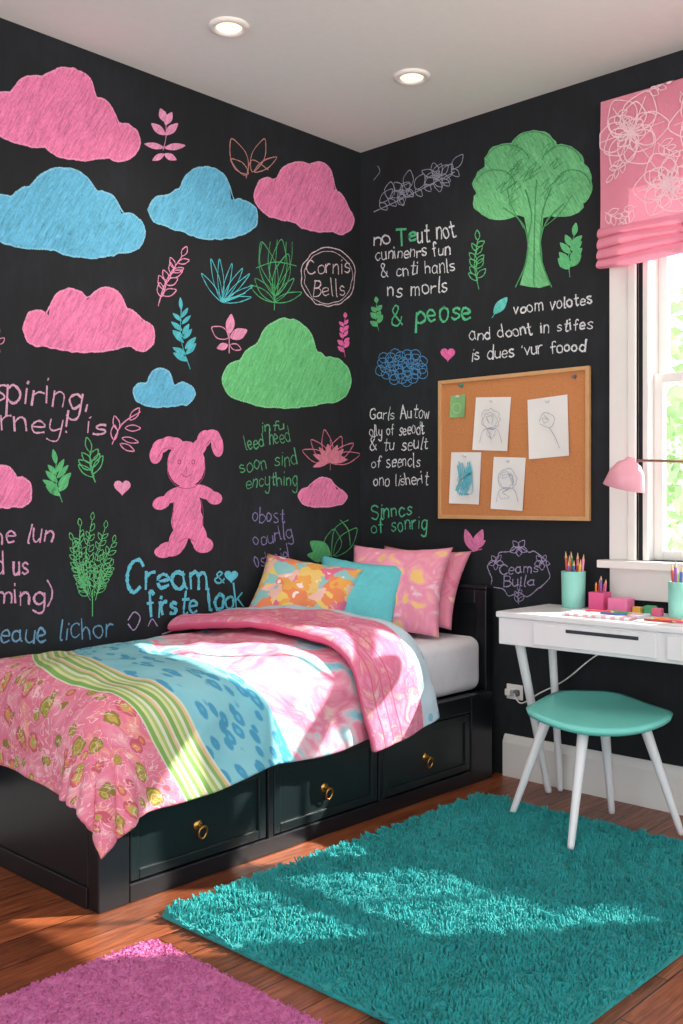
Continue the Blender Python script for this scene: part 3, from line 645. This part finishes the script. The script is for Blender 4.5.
# ================================================================ ROMAN BLIND
def translucent(mat,colhex,f=.35):
    nt=mat.node_tree; b=[n for n in nt.nodes if n.type=='BSDF_PRINCIPLED'][0]; o=[n for n in nt.nodes if n.type=='OUTPUT_MATERIAL'][0]
    tr=nt.nodes.new('ShaderNodeBsdfTranslucent'); tr.inputs[0].default_value=H(colhex); mx=nt.nodes.new('ShaderNodeMixShader'); mx.inputs[0].default_value=f
    nt.links.new(b.outputs[0],mx.inputs[1]); nt.links.new(tr.outputs[0],mx.inputs[2]); nt.links.new(mx.outputs[0],o.inputs[0]); return mat
g=G('pink_blind_fabric'); o=g.obj(); n=g.noise(g.map(o,(200,200,200)),1,2); n2=g.noise(o,5,3); M_BF=translucent(g.out(g.mix(n2,H('da8098'),H('e696aa')),.9,bump=n,bs=.15),'eb9cb4',.12)
M_BI=P('pale_print_ink','f3cdd6',.9)
blind=empty('roman_blind',(1.88,-.06,1.97),'pink roman blind with pale floral line print above the window','roman blind')
prof=[(-.055,2.577),(-.058,2.40),(-.055,2.25),(-.058,2.115)]
for k in range(4):
    z=2.115-k*.036; prof+=[(-.068-.003*k,z-.012),(-.082-.003*k,z-.030),(-.080-.003*k,z-.044),(-.066,z-.046),(-.058,z-.038)]
prof=prof[:-1]; prof=[tuple(q) for q in crom(prof,4)]
vs=[];fs=[];nx=60; BX0,BX1=1.247,2.93
for i in range(nx+1):
    x=BX0+(BX1-BX0)*i/nx
    for (y,z) in prof: vs.append((x,y-.003*math.sin(x*9+z*4),z+.006*math.sin(x*11+z*30)*(1 if z<2.1 else 0)))
m_=len(prof)
for i in range(nx):
    for j in range(m_-1): q=i*m_+j; fs.append([q,q+1,q+m_+1,q+m_])
class DW(D):
    def mp(s,p): return (min(BX1,max(BX0+.001,p[0])),min(2.572,max(2.105,p[1])))
dw=DW('R',.0635)
def bigflower(x,z,r):
    for k in range(3):
        for i in range(6): dw.leaf(x,z,i*math.pi/3+.35*k,r*(1-.30*k),r*.8*(1-.25*k),False,.0042)
    for i in range(6): dw.stroke([(x+r*.3*math.cos(i*1.047),z+r*.3*math.sin(i*1.047)),(x+r*.85*math.cos(i*1.047+.06),z+r*.85*math.sin(i*1.047+.06))],.0030)
for i in range(12):
    bigflower(1.37+i*.137,(2.43,2.24)[i%2]+random.uniform(-.02,.02),.13+.02*(i%3==0))
for i in range(40):
    x=1.27+i*.041; z=(2.14,2.54,2.35)[i%3]+random.uniform(-.03,.03); a=random.uniform(0,6.28)
    dw.sprig(x,z,x+.07*math.cos(a),z+.07*math.sin(a),2,.045,.024,False,.0034)
v,f,mi=merge((vs,fs,0),(dw.vs,dw.fs,1))
fb=mk('fabric',v,f,[M_BF,M_BI],parent=blind,mi=mi,smooth=True)
mk('headrail',*geo_box(BX0,BX1,-.05,-.024,2.54,2.565,.003),M_TRIM,parent=blind)
# ================================================================ DESK
M_DK=P('white_desk_lacquer','e6e8ea',.3,var=.03)
DX0,DX1,DY0,DY1,DZ=1.008,2.25,-.389,-.03,.708
desk=empty('desk',((DX0+DX1)/2,-.2,0),'white writing desk with one drawer and slanted legs','desk')
mk('desk_top',*geo_box(DX0,DX1,DY0,DY1,DZ-.022,DZ,.007,3),M_DK,parent=desk)
mk('apron',*geo_box(DX0+.008,DX1-.008,DY0+.01,DY1-.01,.590,DZ-.022,.004),M_DK,parent=desk)
for a,b in ((1.168,1.625),(1.66,2.12)):
    dr=mk('drawer',*geo_box(a,b,DY0-.001,DY0+.012,.602,DZ-.030,.003),M_DK,parent=desk)
    mk('handle',*geo_box(a+.13,b-.06,DY0-.0035,DY0+.0,.655,.667,.002),P('slot_shade_dark','3a3f48',.4,.5),parent=dr,label='dark strip for the shade in a long slot pull')  # raised dark bar; shade of the slot recess put into its colour
def leg(p,q,r0,r1,mat,par,seg=12):
    p=Vector(p);q=Vector(q); return mk('leg',*tube([p+(q-p)*t for t in (0,.02,.33,.66,.98,1)],[r0*.8,r0,r0+(r1-r0)*.33,r0+(r1-r0)*.66,r1,r1*.8],seg),mat,parent=par,smooth=True)
for sx,xx in ((1,DX0+.045),(-1,DX1-.045)):
    leg((xx,-.30,.592),(xx,-.10,.0),.018,.013,M_DK,desk); leg((xx+.05*sx,-.16,.592),(xx+.02*sx,-.05,.0),.016,.012,M_DK,desk)
# ================================================================ STOOL
M_TE=P('mint_seat_paint','74d2c6',.4,var=.05)
st=empty('stool',(1.37,-.36,0),'mint green stool with scooped seat and four splayed white legs','stool')
sc=Vector((1.375,-.330,.40)); ax=Vector((RT[0],RT[1],0)); ay=Vector((FW[0],FW[1],0)); vs=[];fs=[];K=112;NR=12
ax=Matrix.Rotation(-.12,3,'Z')@ax; ay=Matrix.Rotation(-.12,3,'Z')@ay
def rim(t):
    c,s=math.cos(t),math.sin(t); e=2/3.3; x=abs(c)**e*(1 if c>0 else -1)*.250; y=abs(s)**e*(1 if s>0 else -1)*.205
    y-=.035*(1-(x/.25)**2)*(1 if y<0 else 0)*min(1,-y/.2 if y<0 else 0)
    x*=1-.42*sstep(-.16,.24,y)
    return x,y
for side in ('t','b'):
    for i in range(NR+1):
        k=(i/NR) if side=='t' else 1-(i/NR)
        k=max(k,.02)
        for j in range(K):
            x,y=rim(2*math.pi*j/K); kk=k*(1 if side=='t' else .97); p=sc+ax*x*kk+ay*y*kk
            xx=x*k/.25; yy=y*k/.235
            z=.016*xx*xx-.020*max(0,-yy)**2*(1-xx*xx)+.034*max(0,yy)**2.2-(.002 if (k>.97 and side=='t') else 0)
            if side=='b': z-=.021
            vs.append((p.x,p.y,.400+z))
nr=2*(NR+1)
for i in range(nr-1):
    for j in range(K): j2=(j+1)%K; fs.append([i*K+j,i*K+j2,(i+1)*K+j2,(i+1)*K+j])
fs.append(list(range(K))[::-1]); fs.append([(nr-1)*K+j for j in range(K)])
mk('seat',vs,fs,M_TE,parent=st,smooth=True)
for fx,fy,fz in ((1.124,-.454,.016),(1.46,-.635,.016),(1.632,-.218,0),(1.35,-.165,0)):
    tx_,ty_=sc.x+(fx-sc.x)*.55,sc.y+(fy-sc.y)*.50; leg((tx_,ty_,.384),(fx,fy,fz),.019,.011,M_DK,st,16)
# ================================================================ DESK ITEMS
M_CU=P('mint_ceramic','8fd6c8',.35,var=.05)
pcs=['d94f5c','e8803f','3f6fb5','e05a96','c94f3f','e9c33f','4fa86a','8a5fb5','f29ac0','b5402f']
def pencil(base,tip,c,lab='coloured pencil standing in a cup',grp='pencils in the cups',r=.0042):
    b=Vector(base);t=Vector(tip);d=(t-b)
    e=empty('pencil',b,lab,'pencil',grp)
    mk('barrel',*tube([b,b+d*.88],r,6),P('pencil_'+c,c,.4),parent=e)
    mk('tip',*tube([b+d*.88,b+d*.97,t],[r,.0015,.0004],6),P('sharpened_wood','d9b07a',.6),parent=e)
def cup(x,y,r,h,mat,lab,n,z=DZ):
    mk('pencil_cup',*lathe([(.0005,0),(r*.92,0),(r*.95,.004),(r,h),(r-.003,h+.001),(r-.004,h-.002),(r*.9,.008),(.0005,.006)],(x,y,z),32),mat,smooth=True,label=lab,cat='pencil cup')
    for i in range(n):
        a=i*2.399; rr=r*.5*((i+.5)/n)**.5; bx,by=x+rr*math.cos(a),y+rr*math.sin(a)
        ex,ey=x+(r*.75+.012)*math.cos(a+.3)*(.4+.6*((i+.5)/n)),y+(r*.75)*math.sin(a+.3)*(.4+.6*((i+.5)/n))*.7
        pencil((bx,by,z+.009),(ex,ey,z+h+.04+.035*random.random()),pcs[i%10],r=.005)
cup(1.150,-.085,.045,.135,M_CU,'mint green ceramic cup full of coloured pencils on the desk',9)
cup(1.605,-.17,.040,.125,M_CU,'mint green cup of coloured pencils near the notebooks',8)
def openbox(x,y,w,dp,h,mat,lab,cat='box',name='pen_box'):
    t=.004; z=DZ
    v,f,_=merge(geo_box(x-w,x+w,y-dp,y+dp,z,z+t,.001),geo_box(x-w,x-w+t,y-dp,y+dp,z+t,z+h,.001),geo_box(x+w-t,x+w,y-dp,y+dp,z+t,z+h,.001),geo_box(x-w+t,x+w-t,y-dp,y-dp+t,z+t,z+h,.001),geo_box(x-w+t,x+w-t,y+dp-t,y+dp,z+t,z+h,.001))
    mk(name,v,f,mat,label=lab,cat=cat)
M_HP=P('hot_pink_card','e55a93',.45)
openbox(1.262,-.09,.03,.03,.065,M_HP,'hot pink open box holding small pens')
for i in range(5): pencil((1.248+.007*i,-.09+.006*(i%3-1),DZ+.005),(1.244+.010*i,-.085+.01*(i%2),DZ+.10+.012*(i%3)),pcs[(i*3+1)%10],'short coloured pen standing in a pink box','pens in the pink box')
mk('eraser_block',*geo_box(1.315,1.39,-.135,-.07,DZ,DZ+.050,.006,3),P('bubblegum_rubber','ef7fae',.5),label='chunky pink eraser block on the desk',cat='eraser')
for i,(x,y,c,s_) in enumerate(((1.42,-.11,'e8b63f',.016),(1.465,-.10,'4fb07a',.020),(1.505,-.13,'ef6f95',.018),(1.44,-.075,'58b8c8',.016))):
    mk('craft_block',*geo_box(x-s_,x+s_,y-s_*.7,y+s_*.7,DZ,DZ+s_*1.5,.004,2),P('block_'+c,c,.5),label={'e8b63f':'small yellow','4fb07a':'small green','ef6f95':'small pink','58b8c8':'small blue'}[c]+' craft block on the desk',cat='block')
def sheet(x0,x1,y0,y1,z,h,rot,mats,lab,name,cat):
    v,f=geo_box(x0,x1,y0,y1,z,z+h,.0015); cx,cy=(x0+x1)/2,(y0+y1)/2
    v=[(cx+(a-cx)*math.cos(rot)-(b-cy)*math.sin(rot),cy+(a-cx)*math.sin(rot)+(b-cy)*math.cos(rot),c) for a,b,c in v]
    mk(name,v,f,mats,label=lab,cat=cat)
def stripes(name,a,b,sc):
    g=G(name); o=g.obj(); x,y,z=g.sep(o); n=g.noise(o,20); s_=g.ma('GREATER_THAN',g.ma('FRACT',g.ma('ADD',g.ma('MULTIPLY',x,sc),g.ma('MULTIPLY',n,.4))),.5); return g.out(g.mix(s_,H(a),H(b)),.6)
sheet(1.25,1.50,-.34,-.17,DZ,.010,.06,stripes('notebook_cover','e8a8b8','dfe6e6',30),'pale pink striped notebook lying on the desk','notebook','notebook')
sheet(1.53,1.78,-.36,-.24,DZ,.006,-.03,M_PA,'sheets of white paper on the desk','paper_stack','paper')
for i,(x,y,a,c) in enumerate(((1.30,-.26,.5,'d94f5c'),(1.36,-.22,-.3,'4fa86a'),(1.38,-.30,.2,'3f6fb5'))):
    e=Vector((x+.11*math.cos(a),y+.11*math.sin(a)*.5,DZ+.0145)); pencil((x,y,DZ+.0145),e,c,'coloured pencil lying on the striped notebook','loose pencils')
for i,(x,y,a,c) in enumerate(((1.57,-.29,.4,'e8803f'),(1.62,-.32,-.2,'e05a96'),(1.56,-.34,.1,'b5402f'))):
    e=Vector((x+.11*math.cos(a),y+.11*math.sin(a)*.3,DZ+.0102)); pencil((x,y,DZ+.0102),e,c,'coloured pencil lying on white paper','loose pencils')
# lamp
M_LP=translucent(P('pink_lamp_enamel','f4b4c4',.35,var=.04),'ffc4d2',.2); M_LC=P('lamp_arm_brass','a5806a',.4,.5)
lx,ly=1.90,-.12
lamp=empty('desk_lamp',(lx,ly,DZ),'pink desk lamp with dome shade and thin jointed arm','desk lamp')
mk('lamp_base',*lathe([(.0005,0),(.075,0),(.078,.006),(.07,.014),(.02,.02),(.012,.03),(.0005,.032)],(lx,ly,DZ),32),M_LP,parent=lamp,smooth=True)
mk('arm',*merge(tube([(lx,ly,DZ+.025),(lx+.07,ly,1.02)],.006),tube([(lx+.07,ly,1.02),(1.70,-.17,1.235),(1.46,-.195,1.245)],[.006,.005,.0045]),lathe([(.0005,-.012),(.012,-.008),(.014,0),(.012,.008),(.0005,.012)],(lx+.07,ly,1.02),16))[:2],M_LC,parent=lamp,smooth=True)
Ms=Matrix.Rotation(.25,4,'Y')
mk('lamp_shade',*lathe([(.0005,.062),(.014,.062),(.018,.052),(.040,.040),(.058,.012),(.072,-.045),(.070,-.046),(.055,.010),(.036,.034),(.0005,.045)],(1.425,-.2,1.195),36,Ms),M_LP,parent=lamp,smooth=True)
mk('bulb',*lathe([(.0005,-.03),(.012,-.026),(.02,-.01),(.016,.01),(.01,.03),(.0005,.035)],(1.425,-.2,1.195),20,Ms),M_W,parent=lamp,smooth=True)
# outlet and cord
x,z=.838,.340
ol=empty('power_outlet',(x,-.004,z-.05),'white wall power outlet with plugs and a thin cord','power outlet')
mk('plate',*geo_box(x-.038,x+.038,-.008,-.001,z-.03,z+.03,.003),M_W,parent=ol)
mk('plug',*geo_box(x-.03,x-.004,-.035,-.008,z-.014,z+.014,.005),M_W,parent=ol); mk('plug',*geo_box(x+.006,x+.028,-.03,-.008,z-.012,z+.012,.005),P('grey_plastic','6a6e74',.5),parent=ol)
cord=crom([(x+.015,-.036,z),(x+.06,-.05,z-.03),(.98,-.045,z+.02),(1.08,-.03,.42),(1.2,-.026,.52),(1.3,-.026,.575)],8)
mk('cord',*tube(cord,.0028,8),M_W,smooth=True,parent=ol)
# ================================================================ RUGS
g=G('teal_shag'); o=g.obj(); n=g.noise(o,5,3,.6); n2=g.noise(o,70,2); c=g.mix(n,H('178c8f'),H('2ba9a5')); c=g.mix(g.ma('MULTIPLY',n2,.45),c,H('0f707a')); M_RG=g.out(c,.95,Sheen_Weight=.15)
rx0,rx1,ry0,ry1=.915,2.02,-1.80,-.335
vs=[];fs=[]; b_=geo_box(rx0,rx1,ry0,ry1,0,.014,.006); vs+=b_[0]; fs+=b_[1]
NT=40000
for i in range(NT):
    x=random.uniform(rx0+.002,rx1-.002); y=random.uniform(ry0+.002,ry1-.002)
    q=noise.noise(Vector((x*9,y*9,0))); q2=noise.noise(Vector((x*9,y*9,5))); q3=noise.noise(Vector((x*26,y*26,2)))
    h=.026+.015*q3+random.uniform(-.002,.002); lx_,ly_=q*.010+random.uniform(-.003,.003),q2*.010+random.uniform(-.003,.003)
    if x<rx0+.014: lx_-=random.uniform(.002,.016)
    if x>rx1-.014: lx_+=random.uniform(.002,.016)
    if y<ry0+.014: ly_-=random.uniform(.002,.016); 
    if y>ry1-.014: ly_+=random.uniform(.002,.012)
    tip=(x+lx_,y+ly_,h); R0=.0041; a0=random.random()*6
    for k in range(3):
        a=a0+k*2.09; c1,s1,c2,s2=math.cos(a),math.sin(a),math.cos(a+2.09),math.sin(a+2.09); s0=len(vs)
        vs+=[(x+R0*c1,y+R0*s1,.010),(x+R0*c2,y+R0*s2,.010),(tip[0]+.0027*c2,tip[1]+.0027*s2,tip[2]-.002),(tip[0]+.0027*c1,tip[1]+.0027*s1,tip[2]-.002),tip]; fs+=[[s0,s0+1,s0+2,s0+3],[s0+3,s0+2,s0+4]]
mk('shag_rug',vs,fs,M_RG,label='thick teal shag rug on the hardwood floor',cat='rug',smooth=True)
g=G('pink_pile'); o=g.obj(); n=g.noise(o,260,2); n2=g.noise(o,6,3); M_RP=g.out(g.mix(n,g.mix(n2,H('bc5492'),H('ca66a4')),H('d87eb2')),.95,bump=n,bs=.8,bd=.004,Sheen_Weight=.15)
vs,fs=geo_box(1.016,2.0,-3.25,-1.899,0,.009,.004)
for i in range(30000):
    x=random.uniform(1.014,1.998); y=random.uniform(-2.75,-1.897); h=.0125+random.uniform(-.002,.002)+.002*noise.noise(Vector((x*40,y*40,1))); a=random.random()*6.28; c1,s1=.0034*math.cos(a),.0034*math.sin(a); s0=len(vs)
    jx,jy=random.uniform(-.002,.002),random.uniform(-.002,.002)
    vs+=[(x-c1,y-s1,.007),(x+c1,y+s1,.007),(x+c1*.6+jx,y+s1*.6+jy,h),(x-c1*.6+jx,y-s1*.6+jy,h)]; fs.append([s0,s0+1,s0+2,s0+3])
mk('flat_rug',vs,fs,M_RP,label='low-pile mauve pink rug beside the bed',cat='rug')
# ================================================================ OUTSIDE
M_LF=P('foliage','b2d09c',.8,var=.25,scale=6); M_TK=P('bark','8a7868',.9)
TX,TY=-.5,5.0
tr=empty('tree',(TX,TY,-2),'leafy green tree outside the window','tree')
mk('trunk',*tube([(TX,TY,-2),(TX-.05,TY+.05,-.5),(TX,TY,1.6)],[.16,.13,.08]),M_TK,parent=tr,smooth=True)
vs=[];fs=[]
for i in range(1700):
    a=random.random()*6.28; zz=random.uniform(-1,1); r=random.random()**.4; q=(1-zz*zz)**.5
    c=Vector((TX+1.5*r*q*math.cos(a),TY+1.0*r*q*math.sin(a),1.6+1.5*r*zz)); d1=Vector((random.uniform(-1,1),random.uniform(-1,1),random.uniform(-1,1))).normalized()*.09; d2=d1.cross(Vector((random.random(),1,.3))).normalized()*.045; s0=len(vs)
    vs+=[tuple(c-d1),tuple(c+d2),tuple(c+d1),tuple(c-d2)]; fs.append([s0,s0+1,s0+2,s0+3])
mk('foliage',vs,fs,M_LF,parent=tr)
# ================================================================ LIGHT
w=bpy.data.worlds.new('world'); scn.world=w; w.use_nodes=True
nt=w.node_tree; bg=nt.nodes['Background']
tc=nt.nodes.new('ShaderNodeTexCoord'); sp=nt.nodes.new('ShaderNodeSeparateXYZ'); nt.links.new(tc.outputs['Generated'],sp.inputs[0])
cr=nt.nodes.new('ShaderNodeValToRGB'); mp=nt.nodes.new('ShaderNodeMath'); mp.operation='MULTIPLY_ADD'; mp.inputs[1].default_value=.5; mp.inputs[2].default_value=.5
nt.links.new(sp.outputs[2],mp.inputs[0]); nt.links.new(mp.outputs[0],cr.inputs[0]); nt.links.new(cr.outputs[0],bg.inputs[0])
cr.color_ramp.elements[0].position=.44; cr.color_ramp.elements[0].color=(1,.98,.93,1); cr.color_ramp.elements[1].position=.54; cr.color_ramp.elements[1].color=(.60,.63,.66,1)
bg.inputs[1].default_value=3.1
s=bpy.data.lights.new('sun','SUN'); s.energy=12; s.color=(1,.94,.85); s.angle=.012
so=bpy.data.objects.new('sun',s); so.rotation_euler=Vector((-.80,-1.0,-.98)).to_track_quat('-Z','Y').to_euler(); so.location=(4,4,5); bpy.context.collection.objects.link(so)
cam=bpy.data.cameras.new('camera'); cam.sensor_fit='VERTICAL'; cam.sensor_height=36; cam.lens=F/1024*36; cam.shift_y=-12/1024; cam.shift_x=0; cam.clip_start=.05
co=bpy.data.objects.new('camera',cam); bpy.context.collection.objects.link(co)
co.location=(CX,CY,CZ); co.rotation_euler=(math.pi/2,0,math.atan2(.685,.7285)); scn.camera=co
